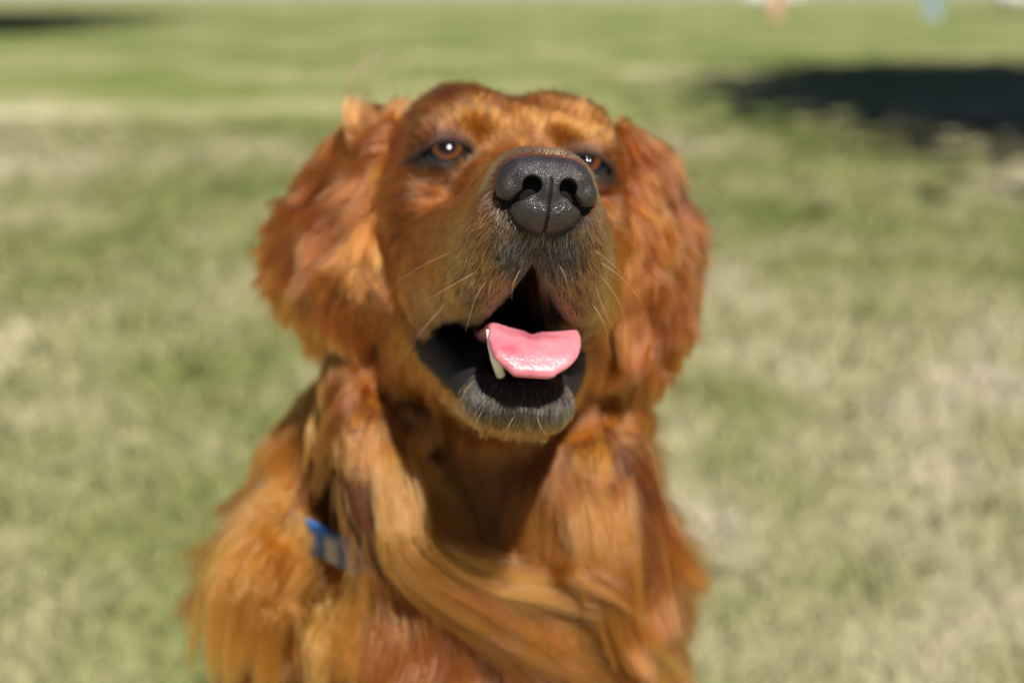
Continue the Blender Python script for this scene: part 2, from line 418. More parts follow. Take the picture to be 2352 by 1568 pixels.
def vehicle(name, cat, label, x, y, rz, prof, wind, L):
    e = bpy.data.objects.new(name, None); finish(e, label=label, cat=cat); e.location = (x, y, 0); e.rotation_euler.z = rz
    V, Fc = extr(prof, 0.9, lambda z: 1-0.13*max(0, z-1.0)); o = make_mesh('body', V, Fc, m_white, parent=e, smooth=False)
    bv = o.modifiers.new('bevel', 'BEVEL'); bv.width = 0.05; bv.segments = 2
    for wx in wind:
        for s in (-1, 1):
            V = [(wx[0], s*(0.9*(1-0.13*max(0, z-1))+0.004), z) for wx0, z in ((0, 1),)]
            q = [(wx[0], wx[4]), (wx[1], wx[4]), (wx[3], wx[5]), (wx[2], wx[5])]
            Vq = [(a_, s*(0.9*(1-0.13*max(0, z-1.0))+0.006), z) for a_, z in q]; Vq += [(a_, v-s*0.02, z) for a_, v, z in Vq]
            make_mesh('window', Vq, [(0, 1, 2, 3), (7, 6, 5, 4), (0, 4, 5, 1), (1, 5, 6, 2), (2, 6, 7, 3), (3, 7, 4, 0)], m_glass, parent=e, smooth=False)
    for wx in (-L*.31, L*.31):
        for s in (-1, 1):
            ty_ = tube([(wx, s*.74, .33), (wx, s*.75, .33), (wx, s*.93, .33), (wx, s*.94, .33)], [.27, .33, .33, .27], 24)
            wh = make_mesh('wheel', ty_[0], ty_[1], m_tyre, parent=e)
            rm = tube([(wx, s*.92, .33), (wx, s*.955, .33)], [.21, .18], 20); make_mesh('rim', rm[0], rm[1], m_rim, parent=wh)
    return e
vehicle('parked_car', 'car', 'white hatchback car parked at the far right edge of the lawn', 44.5, 104, 0.12,
        [(-2.1, .3), (-2.12, .75), (-1.9, .95), (-1.6, 1.38), (-.9, 1.48), (.35, 1.44), (1.05, 1.0), (1.95, .85), (2.1, .6), (2.08, .3)],
        [(-1.45, -.15, -1.2, -.1, 1.0, 1.38), (-.05, .85, -.02, .35, 1.0, 1.36)], 4.2)
vehicle('parked_van', 'van', 'white van parked far off behind the person in peach trousers', 24.5, 112, -0.08,
        [(-2.5, .35), (-2.52, 2.0), (-2.3, 2.15), (1.1, 2.15), (1.75, 1.25), (2.45, 1.05), (2.55, .6), (2.5, .35)],
        [(.3, 1.45, .3, 1.05, 1.25, 1.85), (-.9, .15, -.9, .15, 1.25, 1.85)], 5.0)
m_skin, t, b = new_mat('skin'); b.inputs['Base Color'].default_value = (0.8, 0.42, 0.30, 1); b.inputs['Roughness'].default_value = 0.5
m_shirt, t, b = new_mat('white_cotton'); b.inputs['Base Color'].default_value = (0.8, 0.8, 0.8, 1); b.inputs['Roughness'].default_value = 0.9
m_blue, t, b = new_mat('pale_blue_cotton'); b.inputs['Base Color'].default_value = (0.42, 0.62, 0.78, 1); b.inputs['Roughness'].default_value = 0.9
m_hairp, t, b = new_mat('brown_hair'); b.inputs['Base Color'].default_value = (0.05, 0.03, 0.02, 1)
m_peach, t, b = new_mat('peach_cotton'); b.inputs['Base Color'].default_value = (0.8, 0.45, 0.32, 1); b.inputs['Roughness'].default_value = 0.9
def person(x, y, rz, label, legs, top, shorts):
    e = bpy.data.objects.new('person', None); finish(e, label=label, cat='person'); e.location = (x, y, 0); e.rotation_euler.z = rz
    def f(p):
        q = mir(p)
        d = cap(q, (.09, 0, .9), (.11, .01, .5), .085, .06); d = smin(d, cap(q, (.11, .01, .5), (.12, .03, .08), .058, .04), .03)
        d = smin(d, cap(q, (.12, .04, .05), (.13, -.14, .035), .045, .035), .03)
        d = smin(d, ell(q, (0, 0, .98), (.17, .12, .14)), .05); d = smin(d, ell(q, (0, 0, 1.25), (.19, .12, .24)), .06)
        d = smin(d, cap(q, (.17, 0, 1.42), (.27, .02, 1.12), .055, .042), .05); d = smin(d, cap(q, (.27, .02, 1.12), (.26, -.12, .9), .04, .03), .02)
        d = smin(d, ell(q, (.26, -.15, .85), (.03, .04, .07)), .02)
        d = smin(d, cap(q, (0, 0, 1.45), (0, -.01, 1.58), .055, .05), .03); d = smin(d, ell(q, (0, -.02, 1.66), (.085, .10, .12)), .02)
        return d
    v, o = grid_eval(f, (-.4, -.3, -.05), (.4, .25, 1.85), 0.025); V, Fc = surface_nets(v, o, 0.025)
    make_mesh('body', V, Fc, m_skin, parent=e)
    def part(nm, mat, zlo, zhi, grow):
        g = lambda p: np.maximum(np.maximum(f(p)-grow, zlo-p[..., 2]), p[..., 2]-zhi)
        v, o = grid_eval(g, (-.45, -.35, -.05), (.45, .3, 1.9), 0.025); V, Fc = surface_nets(v, o, 0.025); make_mesh(nm, V, Fc, mat, parent=e)
    part('shirt', top, 1.0, 1.5, .014)
    part('shorts' if shorts else 'trousers', legs, .55 if shorts else .06, 1.02, .05)
    g = lambda p: np.maximum(ell(p, (0, .0, 1.68), (.10, .11, .125)), -.03-p[..., 1])
    v, o = grid_eval(g, (-.15, -.15, 1.5), (.15, .15, 1.85), 0.02); V, Fc = surface_nets(v, o, 0.02); make_mesh('hair', V, Fc, m_hairp, parent=e)
person(8.9, 40, 0.3, 'distant person in loose peach trousers and white shirt standing on the lawn', m_peach, m_shirt, False)
person(14.2, 40, -0.4, 'distant person in loose pale blue trousers and shirt standing near the far car', m_blue, m_blue, False)
print('far', time.time()-T0)

# ------------------------------------------------------------------ dog: skin materials
dog = bpy.data.objects.new('dog', None)
finish(dog, label='golden retriever with red gold coat sitting on the lawn, mouth open, looking up', cat='dog')
dog.location = (0, .9, 0); DOG_INV = np.array([0, .9, 0])
def W(P): return to_world(P) - DOG_INV       # working cm -> dog's local metres

m_body, t, b = new_mat('dog_skin'); a = attr_node(t, 'tint')
n = noise_node(t, 900, 3, 0.6, coords(t)); lnk(t, a.outputs['Color'], b.inputs['Base Color'])
wt = attr_node(t, 'wet')
mr = t.nodes.new('ShaderNodeMapRange'); lnk(t, wt.outputs['Fac'], mr.inputs[0]); mr.inputs[3].default_value = 0.85; mr.inputs[4].default_value = 0.30
lnk(t, mr.outputs[0], b.inputs['Roughness']); bump(t, b, n.outputs[0], 0.8, 0.0012); b.inputs['Specular IOR Level'].default_value = 0.18
m_nose, t, b = new_mat('nose_leather'); co = coords(t)
vo = t.nodes.new('ShaderNodeTexVoronoi'); vo.feature = 'DISTANCE_TO_EDGE'; vo.inputs['Scale'].default_value = 1100; vn = noise_node(t, 500, 2, 0.5, co); vm = t.nodes.new('ShaderNodeVectorMath'); vm.operation = 'MULTIPLY_ADD'; vm.inputs[1].default_value = (0.0009,)*3; lnk(t, vn.outputs['Color'], vm.inputs[0]); lnk(t, co, vm.inputs[2]); lnk(t, vm.outputs[0], vo.inputs['Vector'])
n1 = noise_node(t, 160, 4, 0.6, co)
lnk(t, ramp(t, n1.outputs[0], [(0.3, (0.008, 0.007, 0.008)), (0.55, (0.024, 0.017, 0.019)), (0.75, (0.058, 0.040, 0.043))]).outputs[0], b.inputs['Base Color'])
r1 = ramp(t, vo.outputs['Distance'], [(0.0, (0, 0, 0)), (0.25, (1, 1, 1))]); bump(t, b, r1.outputs[0], 0.8, 0.00016)
rn = noise_node(t, 220, 3, 0.6, co); rb = ramp(t, rn.outputs[0], [(0.3, (0.36,)*3), (0.7, (0.6,)*3)])
wt = attr_node(t, 'wet'); mr = t.nodes.new('ShaderNodeMapRange'); lnk(t, wt.outputs['Fac'], mr.inputs[0]); lnk(t, rb.outputs[0], mr.inputs[3]); mr.inputs[3].default_value = 0.50; mr.inputs[4].default_value = 0.22
lnk(t, mr.outputs[0], b.inputs['Roughness']); b.inputs['Specular IOR Level'].default_value = 0.65
m_tongue, t, b = new_mat('tongue'); co = coords(t); n1 = noise_node(t, 350, 3, 0.6, co); n2 = noise_node(t, 60, 3, 0.5, co)
lnk(t, ramp(t, n2.outputs[0], [(0.3, (0.38, 0.09, 0.12)), (0.7, (0.62, 0.23, 0.26))]).outputs[0], b.inputs['Base Color'])
b.inputs['Roughness'].default_value = 0.34; b.inputs['Specular IOR Level'].default_value = 0.35; b.inputs['Subsurface Weight'].default_value = 0.3; b.inputs['Subsurface Radius'].default_value = (1, .3, .25); b.inputs['Subsurface Scale'].default_value = 0.003
bump(t, b, n1.outputs[0], 0.7, 0.0007)
m_tooth, t, b = new_mat('tooth'); b.inputs['Base Color'].default_value = (0.75, 0.72, 0.62, 1); b.inputs['Roughness'].default_value = 0.2
m_eye, t, b = new_mat('eye')
co = coords(t, 'Object'); ln2 = t.nodes.new('ShaderNodeVectorMath'); ln2.operation = 'DISTANCE'; lnk(t, co, ln2.inputs[0]); ln2.inputs[1].default_value = (0, 0, 0.012)
ms = t.nodes.new('ShaderNodeMath'); ms.operation = 'MULTIPLY'; ms.inputs[1].default_value = 100; lnk(t, ln2.outputs['Value'], ms.inputs[0])
rr = ramp(t, ms.outputs[0], [(0.0, (0.004, 0.004, 0.005)), (0.36, (0.003, 0.003, 0.004)), (0.46, (0.035, 0.011, 0.003)), (0.66, (0.11, 0.038, 0.006)), (0.76, (0.012, 0.006, 0.004)), (0.85, (0.006, 0.005, 0.005))])
lnk(t, rr.outputs[0], b.inputs['Base Color']); b.inputs['Roughness'].default_value = 0.05; b.inputs['IOR'].default_value = 1.55
m_hair, t, b = new_mat('fur'); t.nodes.remove(b)
hb = t.nodes.new('ShaderNodeBsdfHairPrincipled'); hb.parametrization = 'COLOR'
a = attr_node(t, 'tint'); lnk(t, a.outputs['Color'], hb.inputs['Color']); hb.inputs['Roughness'].default_value = 0.30; hb.inputs['Radial Roughness'].default_value = 0.35
hb.inputs['Random Roughness'].default_value = 0.3; hb.inputs['Coat'].default_value = 0.0
lnk(t, hb.outputs[0], t.nodes['Material Output'].inputs['Surface'])

FUR_D = np.array([0.105, 0.019, 0.002]); FUR_L = np.array([0.47, 0.114, 0.008]); FUR_ROOT_SHADE = np.array([0.07, 0.022, 0.007])  # last one: skin under the coat painted dark, as shade among hair roots
# ------------------------------------------------------------------ dog: body mesh
HLO, HHI, HH = (-9.8, -14.5, -15.2), (9.8, 11.2, 7.0), 0.14
vals, o0 = grid_eval(lambda P: total_sdf(h2c(P)), HLO, HHI, HH)
Vh, Fh = surface_nets(vals, o0, HH); Vh = smooth_verts(Vh, Fh, 1, 0.4)
print('head verts', len(Vh), time.time()-T0)
BLO, BHI, BH = (-24, -78, 44), (24, 14, 140), 1.0
vals, o0 = grid_eval(lambda P: smin(total_sdf(P), rest_sdf(P), 4.0), BLO, BHI, BH)
Vb, Fb = surface_nets(vals, o0, BH)
cb = c2h(Vb[Fb].mean(1)); mg = 0.35
inside = np.ones(len(Fb), bool)
for k in range(3): inside &= (cb[:, k] > HLO[k]+mg+HH) & (cb[:, k] < HHI[k]-mg-HH)
Fb = Fb[~inside]
Vhc = h2c(Vh); Vall = np.concatenate([Vhc, Vb]); Fall = np.concatenate([Fh, Fb+len(Vh)])
def skin_tint(Pc):
    ph = c2h(Pc).astype(np.float32); q = mir(ph)
    mo = mouth(q, ph); y = q[:, 1]
    col = np.tile(FUR_ROOT_SHADE, (len(Pc), 1))
    def mix(c, k): col[:] = col*(1-k[:, None])+np.array(c)*k[:, None]
    # black skin round nose, upper lip front
    dn = np.sqrt((q[:, 0]/2.6)**2+((ph[:, 2]+5.2)/2.2)**2+((y-10.3)/2.6)**2)
    mix((0.02, 0.016, 0.015), 1-sstep(0.75, 1.1, dn))
    mix((0.045, 0.032, 0.022), (1-sstep(0.5, 2.2, np.abs(mo)))*sstep(2.5, 6, y)*0.85)
    low = sstep(-8.2, -8.8, ph[:, 2])*(1-sstep(5.6, 7.0, y))*(y > -1.5)
    lip = np.maximum((1-sstep(0.25, 0.75, mo)) * (y > -2.0), (1-sstep(1.0, 1.5, mo))*low)
    mix((0.012, 0.012, 0.013), lip)
    mix((0.006, 0.005, 0.005), (ell(mir((ph-np.array([0, 10.55, -2.85], dtype=np.float32))), (0, -0.6, -0.1), (2.0, 2.0, 1.5)) < 0)*1.0)
    chin = (1-sstep(0.8, 1.25, np.sqrt((q[:, 0]/2.6)**2+((ph[:, 2]+11.3)/1.5)**2+((y-6.8)/2.4)**2)))
    mix((0.03, 0.026, 0.022), chin)
    interior = (mo < -0.1) & (y < 6.2)
    mix((0.07, 0.02, 0.022), interior*1.0*(1-sstep(2, 6, y)*0.8))
    e = np.sqrt(((q-np.array(EYE))**2).sum(1))
    rim = (1-sstep(0.12, 0.34, np.abs(lens(q))))*(1-sstep(1.9, 2.2, e))
    mix((0.014, 0.011, 0.010), rim)
    wet = np.clip(lip*0.6+rim*0.3+(mo < 0)*0.8, 0, 1)
    return np.clip(col, 0, 1), wet
tint, wet = skin_tint(Vall)
make_mesh('body', W(Vall), Fall, m_body, parent=dog, attrs={'tint': ('POINT', tint), 'wet': ('POINT', wet)})

# ------------------------------------------------------------------ nose
NC = np.array([0, 10.55, -2.85])
def nose_sdf(p):
    q = mir(p); x, y, z = q[..., 0], q[..., 1], q[..., 2]
    d = ell(q, (0, -0.75, 0.32), (1.80, 1.75, 1.14))
    d = smin(d, ell(q, (0.85, -0.72, 0.36), (1.10, 1.55, 0.98)), 0.3)
    d = smin(d, ell(q, (1.38, -0.25, -0.02), (0.68, 0.82, 0.62)), 0.16)
    d = smin(d, ell(q, (0, -0.55, -0.75), (1.55, 1.35, 1.02)), 0.35)
    d = smin(d, ell(q, (0, 0.05, 0.1), (0.55, 1.05, 0.9)), 0.3)
    # nostril and the slit that curls outwards under the wing
    d = smax(d, -cap(q, (0.78, 1.5, -0.02), (0.55, -1.3, 0.2), 0.40, 0.30), 0.07)
    for yy_ in (1.1, 0.75, 0.4, 0.05, -0.3):
        d = smax(d, -cap(q, (0.88, yy_+0.05, -0.22), (1.45, yy_-0.15, -0.66), 0.23, 0.15), 0.05)
        d = smax(d, -cap(q, (1.45, yy_-0.15, -0.66), (2.2, yy_-0.6, -0.48), 0.17, 0.12), 0.05)
    d = d + 0.17*np.exp(-(x/0.05)**2)*(1-sstep(0.15, 0.55, z))
    return d
vals, o0 = grid_eval(nose_sdf, (-2.4, -2.6, -2.1), (2.4, 1.5, 1.8), 0.05)
Vn, Fn = surface_nets(vals, o0, 0.05)
wetn = 1-sstep(-1.1, -0.45, Vn[:, 2])
make_mesh('nose', W(h2c(Vn+NC)), Fn, m_nose, parent=dog, attrs={'wet': ('POINT', wetn), 'low': ('POINT', 1-sstep(-0.9, 0.5, Vn[:, 2]))})

# ------------------------------------------------------------------ eyes
def uv_ball(R, bulge, n=48, m=32):
    V = []; Fc = []
    for i in range(m+1):
        th = math.pi*i/m
        for k in range(n):
            ph = 2*math.pi*k/n; r = R*(1+bulge*math.exp(-(th/0.5)**2))
            V.append((r*math.sin(th)*math.cos(ph), r*math.sin(th)*math.sin(ph), r*math.cos(th)))
    for i in range(m):
        for k in range(n): Fc.append((i*n+k, (i+1)*n+k, (i+1)*n+(k+1) % n, i*n+(k+1) % n))
    return V, Fc
eV, eF = uv_ball(EYE_R/100, 0.05)
for s in (-1, 1):
    ec = h2c(np.array([s*EYE[0], EYE[1], EYE[2]]))
    o = make_mesh('eye', eV, eF, m_eye, parent=dog)
    look = np.array([0.0, 34.0, 0.0])-ec; look = to_world_dir(look/np.linalg.norm(look))
    o.location = W(ec); o.rotation_euler = Vector(look).to_track_quat('Z', 'Y').to_euler()
print('parts', time.time()-T0)

# ------------------------------------------------------------------ tongue, tooth
TP = np.array([(7.9, -10.35), (7.6, -9.85), (6.9, -9.3), (5.9, -9.0), (4.5, -9.15), (2.0, -9.3), (-1.5, -8.9)])
def tongue_sdf(p):      # head frame: a flap bent along the profile TP
    x = p[..., 0]-0.05-0.10*(p[..., 2]+8); q = p[..., 1:3]
    zc = q[..., 1]-0.11*x*x*sstep(8.6, 6.5, q[..., 0])+0.14*np.exp(-(x/0.2)**2)*sstep(7.9, 6.8, q[..., 0])
    q = np.stack([q[..., 0], zc], -1)
    best = np.full(x.shape, 1e3, np.float32); sb = np.zeros_like(best); acc = 0
    for i in range(len(TP)-1):
        a_, b_ = TP[i].astype(np.float32), TP[i+1].astype(np.float32); ba = b_-a_; L = float(np.linalg.norm(ba))
        h = np.clip(((q-a_) @ ba)/(L*L), 0, 1); dd = q-a_-h[..., None]*ba; dd = np.sqrt((dd*dd).sum(-1))
        m = dd < best; best = np.where(m, dd, best); sb = np.where(m, acc+h*L, sb); acc += L
    wd = 1.80*np.clip(1-(np.clip(1.5-sb, 0, 1.5)/1.62)**2.6, 0.02, 1)**(1/2.6)
    return smax(best-0.23, np.abs(x)-wd, 0.35)*0.8
tc = hat(1236, 812, 49.2)
vals, o0 = grid_eval(tongue_sdf, (-2.8, -2.5, -12), (2.8, 9.5, -6.5), 0.08)
Vt, Ftg = surface_nets(vals, o0, 0.09); Vt = smooth_verts(Vt, Ftg, 10, 0.5)
make_mesh('tongue', W(h2c(Vt)), Ftg, m_tongue, parent=dog)
pts = [at(1150, 862, 48.4), at(1138, 825, 47.9), at(1128, 790, 47.8), at(1119, 757, 47.9)]
v, f = tube(W(np.array(pts)), [0.0020, 0.0021, 0.0016, 0.0005], 14)
make_mesh('tooth', v, f, m_tooth, parent=dog)

# ------------------------------------------------------------------ fur machinery
def tri_sample(V, Fc, dens, seed):
    """area-weighted random points on quads; dens(P centre)-> strands per cm2"""
    r = np.random.default_rng(seed)
    Tm = np.concatenate([Fc[:, [0, 1, 2]], Fc[:, [0, 2, 3]]]) if Fc.shape[1] == 4 else Fc
    A, B, C = V[Tm[:, 0]], V[Tm[:, 1]], V[Tm[:, 2]]
    N = np.cross(B-A, C-A); ar = np.linalg.norm(N, axis=1)/2
    cen = (A+B+C)/3; w_ = ar*dens(cen, N/(2*ar[:, None]+1e-12))
    cnt = np.floor(w_+r.random(len(w_))).astype(int)
    ti = np.repeat(np.arange(len(w_)), cnt); n = len(ti)
    u, v = r.random(n), r.random(n); fl = u+v > 1; u[fl], v[fl] = 1-u[fl], 1-v[fl]
    P = A[ti]+(B[ti]-A[ti])*u[:, None]+(C[ti]-A[ti])*v[:, None]
    return P, (N/(2*ar[:, None]+1e-12))[ti]
class Field:
    """trilinear distance grid with gradient in the working frame"""
    def __init__(s, fn, lo, hi, h):
        s.v, s.o = grid_eval(fn, lo, hi, h); s.h = h; s.g = np.stack(np.gradient(s.v, h), -1).astype(np.float32)
    def idx(s, P):
        q = (P-s.o)/s.h; q = np.clip(q, 0, np.array(s.v.shape)-1.001); i = q.astype(int); return i, q-i
    def both(s, P):
        i, t = s.idx(P); d = 0; g = 0
        for a_ in (0, 1):
            for b_ in (0, 1):
                for c_ in (0, 1):
                    w_ = (t[:, 0] if a_ else 1-t[:, 0])*(t[:, 1] if b_ else 1-t[:, 1])*(t[:, 2] if c_ else 1-t[:, 2])
                    k = (i[:, 0]+a_, i[:, 1]+b_, i[:, 2]+c_)
                    d = d+s.v[k]*w_; g = g+s.g[k]*w_[:, None]
        return d, norm(g)
FLD = Field(total_sdf, (-20, -30, 40), (20, 12, 92), 0.4)
FLDH = Field(total_sdf, (-11, -12, 42), (12, 14, 76), 0.22)
print('field', time.time()-T0)

HC = []   # head comb: position, direction, length (cm)
def hcmb(p, d, L):
    HC.append((p, d, L))
    if p[0] != 0: HC.append(((-p[0], p[1], p[2]), (-d[0], d[1], d[2]), L))
for a_ in [((0, 9, -1), (0, -1, .1), .35), ((0, 5, -.3), (0, -1, .15), .5), ((1.5, 8.5, -1.6), (.3, -1, -.1), .4),
           ((0, 1.5, 0.2), (0, -.8, .7), .7), ((2, -1, 3), (.25, -.8, .7), .9), ((0, -1.5, 3), (0, -.7, .8), .9), ((3, -5, 5), (.4, -1, .1), 1.3),
           ((3.8, 1, 1.2), (.3, -.7, .6), .6), ((2.5, 8, -3.6), (.5, -1, -.5), .5), ((1.1, 10.2, -5.0), (.45, .0, -1), .40),
           ((2.3, 8.6, -5), (.6, -.3, -.9), .6), ((3, 6, -6.5), (.4, -.4, -1), .75), ((4, 2.5, -6.8), (.3, -.6, -1), .9),
           ((5.5, 0, -3), (.3, -1, -.6), 1.1), ((6.2, -4, -5), (.1, -.9, -1), 1.5), ((3.6, 2.2, -1.6), (.5, -1, -.6), .6),
           ((3.5, 4, -3.5), (.4, -1, -.4), .65), ((6, -3, 1), (.3, -1, -.2), 1.3), ((0, 7.7, -11.6), (0, .3, -1), .55), ((1.8, 7.2, -11.4), (.7, .3, -1), .6),
           ((3.0, 3, -10.8), (.3, -.7, -.8), 1.0), ((0, 3, -13), (0, -1, -.35), 1.0), ((5, -5, -10), (.05, -.6, -1), 2.2), ((0, -3, -13), (0, -.8, -.8), 2.0)]: hcmb(*a_)
HCp = np.array([a_[0] for a_ in HC], float); HCd = norm(np.array([a_[1] for a_ in HC], float)); HCl = np.array([a_[2] for a_ in HC])
BC = [(850, 880, .25, 1, 0, 3), (770, 960, -.05, 1, .2, 4), (900, 960, .75, .5, .1, 3.2), (960, 1040, .8, .7, .3, 3.5), (820, 1120, .25, 1, 0, 5), (930, 1180, .35, 1, 0, 6),
      (1000, 1300, .7, .9, 0, 7), (1150, 1400, 1, .6, 0, 7), (1300, 1460, .8, .7, 0, 6), (1100, 1150, .0, 1, .1, 4), (1130, 1300, .25, 1, 0, 5), (1290, 1060, .1, 1, 0, 4),
      (1400, 1120, .3, 1, 0, 5), (1330, 1330, .45, .75, 0, 5), (1460, 1280, .1, 1, .2, 4), (1550, 1400, -.05, 1, 0, 3.5), (1480, 1520, .05, 1, 0, 6),
      (690, 1120, -.5, .8, .1, 5), (640, 1230, -.8, .65, .1, 6), (560, 1330, -.7, .7, 0, 6), (560, 1480, -.15, 1, 0, 6), (700, 1400, -.35, 1, 0, 7), (880, 1450, -.1, 1, 0, 7), (1100, 1560, .1, 1, 0, 6),
      (800, 1300, -.15, 1, 0, 6), (1500, 980, -.15, 1, .4, 2.2), (760, 700, 0, 1, .3, 4), (1450, 700, -.1, 1, .4, 2.2)]
BCp = np.array([at(a_[0], a_[1], 62)[:2] for a_ in BC]); BCd = norm(np.array([(a_[2], -a_[3], a_[4]) for a_ in BC], float)); BCl = np.array([a_[5] for a_ in BC], float)
def comb(Pc):
    """working-frame position -> unit direction (working frame) and length"""
    ph = c2h(Pc)
    d2 = ((ph[:, None, :]-HCp[None])**2).sum(-1); w_ = np.exp(-d2/(2*1.7**2))+1e-12*np.exp(-d2/400)
    hd = w_ @ HCd; hl = (w_ @ HCl)/w_.sum(1); hd = norm(hd) @ HR.T
    d2 = ((Pc[:, None, :2]-BCp[None])**2).sum(-1); w_ = np.exp(-d2/(2*2.2**2))+1e-12/(1+d2)
    bd = norm(w_ @ BCd); bl = (w_ @ BCl)/w_.sum(1)
    # blend: body comb takes over behind / under the jaw
    k = sstep(-5.0, -8.5, ph[:, 1] + 0*ph[:, 2]) ; k = np.maximum(k, sstep(-13.2, -15, ph[:, 2]))
    top = sstep(-4, -1, ph[:, 2]); k = k*(1-top)
    return norm(hd*(1-k[:, None])+bd*k[:, None]), hl*(1-k)+bl*k
def chunked(fn, P, n=40000):
    rs = [fn(P[i:i+n]) for i in range(0, len(P), n)]
    return tuple(np.concatenate([r[j] for r in rs]) for j in range(len(rs[0])))
def clump(S, root, L, cell, strength, seed, power=1.5, N=None):
    """pull strands (n,k,3) towards the strand nearest to random centres"""
    r = np.random.default_rng(seed); n = len(root)
    m = max(2, int(n*cell)); ci = r.choice(n, m, replace=False)
    if N is not None: root = root+N*2.5
    kd = kdtree.KDTree(m)
    for j, i in enumerate(ci): kd.insert(root[i], j)
    kd.balance()
    near = np.fromiter((kd.find(p)[1] for p in root), dtype=np.int64, count=n)
    g = ci[near]; k = S.shape[1]; tt = (np.linspace(0, 1, k)**power)[None, :, None]
    st = np.asarray(strength)
    st = st[:, None, None] if st.ndim else st
    return S + (S[g]-S)*tt*st*(0.55+0.45*r.random((n, 1, 1))), g
def grow(P, N, D, L, k, lift, wave, wf, seed, grav=0.0, push=True, redirect=True, surf=0.25, lf_f=0.5):
    """P roots, N normals, D comb dirs, L lengths (cm). returns (n,k,3)"""
    n = len(P); S = np.empty((n, k, 3)); S[:, 0] = P-N*0.05
    Dt = norm(D-(D*N).sum(1)[:, None]*N*1.0)
    r = np.random.default_rng(seed)
    lf = lift*(0.6+0.8*r.random((n, 1)))*np.clip(1+1.6*vnoise(P, lf_f, seed+9), 0.1, 3)[:, None]
    cur = norm(norm(Dt)+N*lf); st = (L/(k-1))[:, None]; jit = r.normal(size=(n, 3))*0.10
    p = S[:, 0].copy()
    for i in range(1, k):
        nz = vnoise3(p, wf, seed)*wave + jit
        if redirect: dd = D
        else:
            _, g_ = FLDH.both(p); dd = norm(D-(D*g_).sum(1)[:, None]*g_)
        if redirect and i % 2 == 1 and i > 1: dd = chunked(lambda q: (comb(q)[0],), p)[0]
        cur = norm(cur*0.5+norm(dd+N*lf*0.5)*0.5+nz+GRAV*grav)
        p = p+cur*st
        if push:
            d, g = (FLD if redirect else FLDH).both(p); tgt = np.minimum(surf*i/2, 0.5+surf*i*0.5)
            m = np.maximum(0, tgt-d); p = p+g*m[:, None]
        S[:, i] = p
    return S
def hair_object(name, S, rad, col, parent, tip=0.25, **kw):
    """S (n,k,3) working cm -> Curves object"""
    n, k = S.shape[:2]
    cu = bpy.data.hair_curves.new(name); cu.add_curves([k]*n)
    Wp = W(S.reshape(-1, 3)).astype(np.float32)
    cu.position_data.foreach_set('vector', Wp.ravel())
    tt = np.linspace(0, 1, k); prof = (1-tt**2*(1-tip))
    R = (rad[:, None]*prof[None]/100).astype(np.float32)
    a_ = cu.attributes.get('radius') or cu.attributes.new('radius', 'FLOAT', 'POINT'); a_.data.foreach_set('value', R.ravel())
    c_ = cu.attributes.new('tint', 'FLOAT_COLOR', 'CURVE')
    c_.data.foreach_set('color', np.concatenate([np.clip(col, 0.002, .95), np.ones((n, 1))], 1).astype(np.float32).ravel())
    cu.materials.append(m_hair)
    return finish(bpy.data.objects.new(name, cu), parent, **kw)
def base_color(P, r, seed=1):
    n = len(P); k = np.clip(0.40+0.34*vnoise(P, 0.35, seed)+0.25*vnoise(P, 1.2, seed+3)+0.22*r.normal(size=n), 0, 1)[:, None]
    c = FUR_D*(1-k)+FUR_L*k
    return c*(0.8+0.35*r.random((n, 1)))

# ---- head and body coat
def bare(ph, q):
    """0..1 how bare the skin is"""
    mo = mouth(q, ph); y = q[:, 1]
    e = np.sqrt(((q-np.array(EYE))**2).sum(1))
    low = sstep(-8.2, -8.8, ph[:, 2])*(1-sstep(5.6, 7.0, y))*(y > -1.0)
    b_ = np.maximum((1-sstep(0.08, 0.35, mo))*(y > -1.6), (1-sstep(0.75, 1.15, mo))*low)
    b_ = np.maximum(b_, (1-sstep(0.08, 0.20, lens(q)))*(e < 2.0)*(ph[:, 1] > -1.2))
    nz_ = ph-NC; nn = nose_sdf(nz_.astype(np.float32)); b_ = np.maximum(b_, nn < 0.04); b_ = np.maximum(b_, ell(mir(nz_.astype(np.float32)), (0, -0.6, -0.1), (1.9, 1.9, 1.45)) < 0)
    return b_
def head_dens(c_, N):
    ph = c2h(c_).astype(np.float32); q = mir(ph)
    d = np.full(len(c_), 170.0)
    d = np.where(ph[:, 1] > 2, 190.0, d)
    d = np.where(ph[:, 1] < -5, 90.0, d)
    fr = (1-sstep(0.6, 1.3, np.sqrt((q[:, 0]/2.3)**2+((ph[:, 2]+5.2)/2.0)**2+((ph[:, 1]-10)/2.4)**2)))
    d = d*(1-0.25*fr)
    back = (N[:, 2] > 0.55)            # faces away from where anyone stands
    d = d*np.where(back & (ph[:, 1] < -6), 0.25, 1)
    return d*(1-bare(ph, q))
P, N = tri_sample(Vhc, Fh, head_dens, 21)
ph = c2h(P).astype(np.float32); q = mir(ph)
isbody = body_sdf(P.astype(np.float32)) < head_sdf(ph)-0.3
P, N, ph, q = P[~isbody], N[~isbody], ph[~isbody], q[~isbody]
D, L = chunked(comb, P)
r = np.random.default_rng(5); L = L*(0.7+0.6*r.random(len(L)))
S = grow(P, N, D, L, 6, 0.34, 0.13, 0.9, 31, redirect=False, surf=0.035, lf_f=1.2)
cs = np.clip(0.15+L*0.3, 0, 0.7)
S, _ = clump(S, P, L, 0.012, cs*0.7, 40)
S, g1 = clump(S, P, L, 0.06, cs, 41)
col = base_color(P, r)*(0.72+0.5*r.random(len(P))[g1])[:, None]*(0.6+0.8*r.random((len(P), 1)))
y = ph[:, 1]; z = ph[:, 2]; x = q[:, 0]
def mixc(col, c_, k): return col*(1-k[:, None])+np.array(c_)*k[:, None]
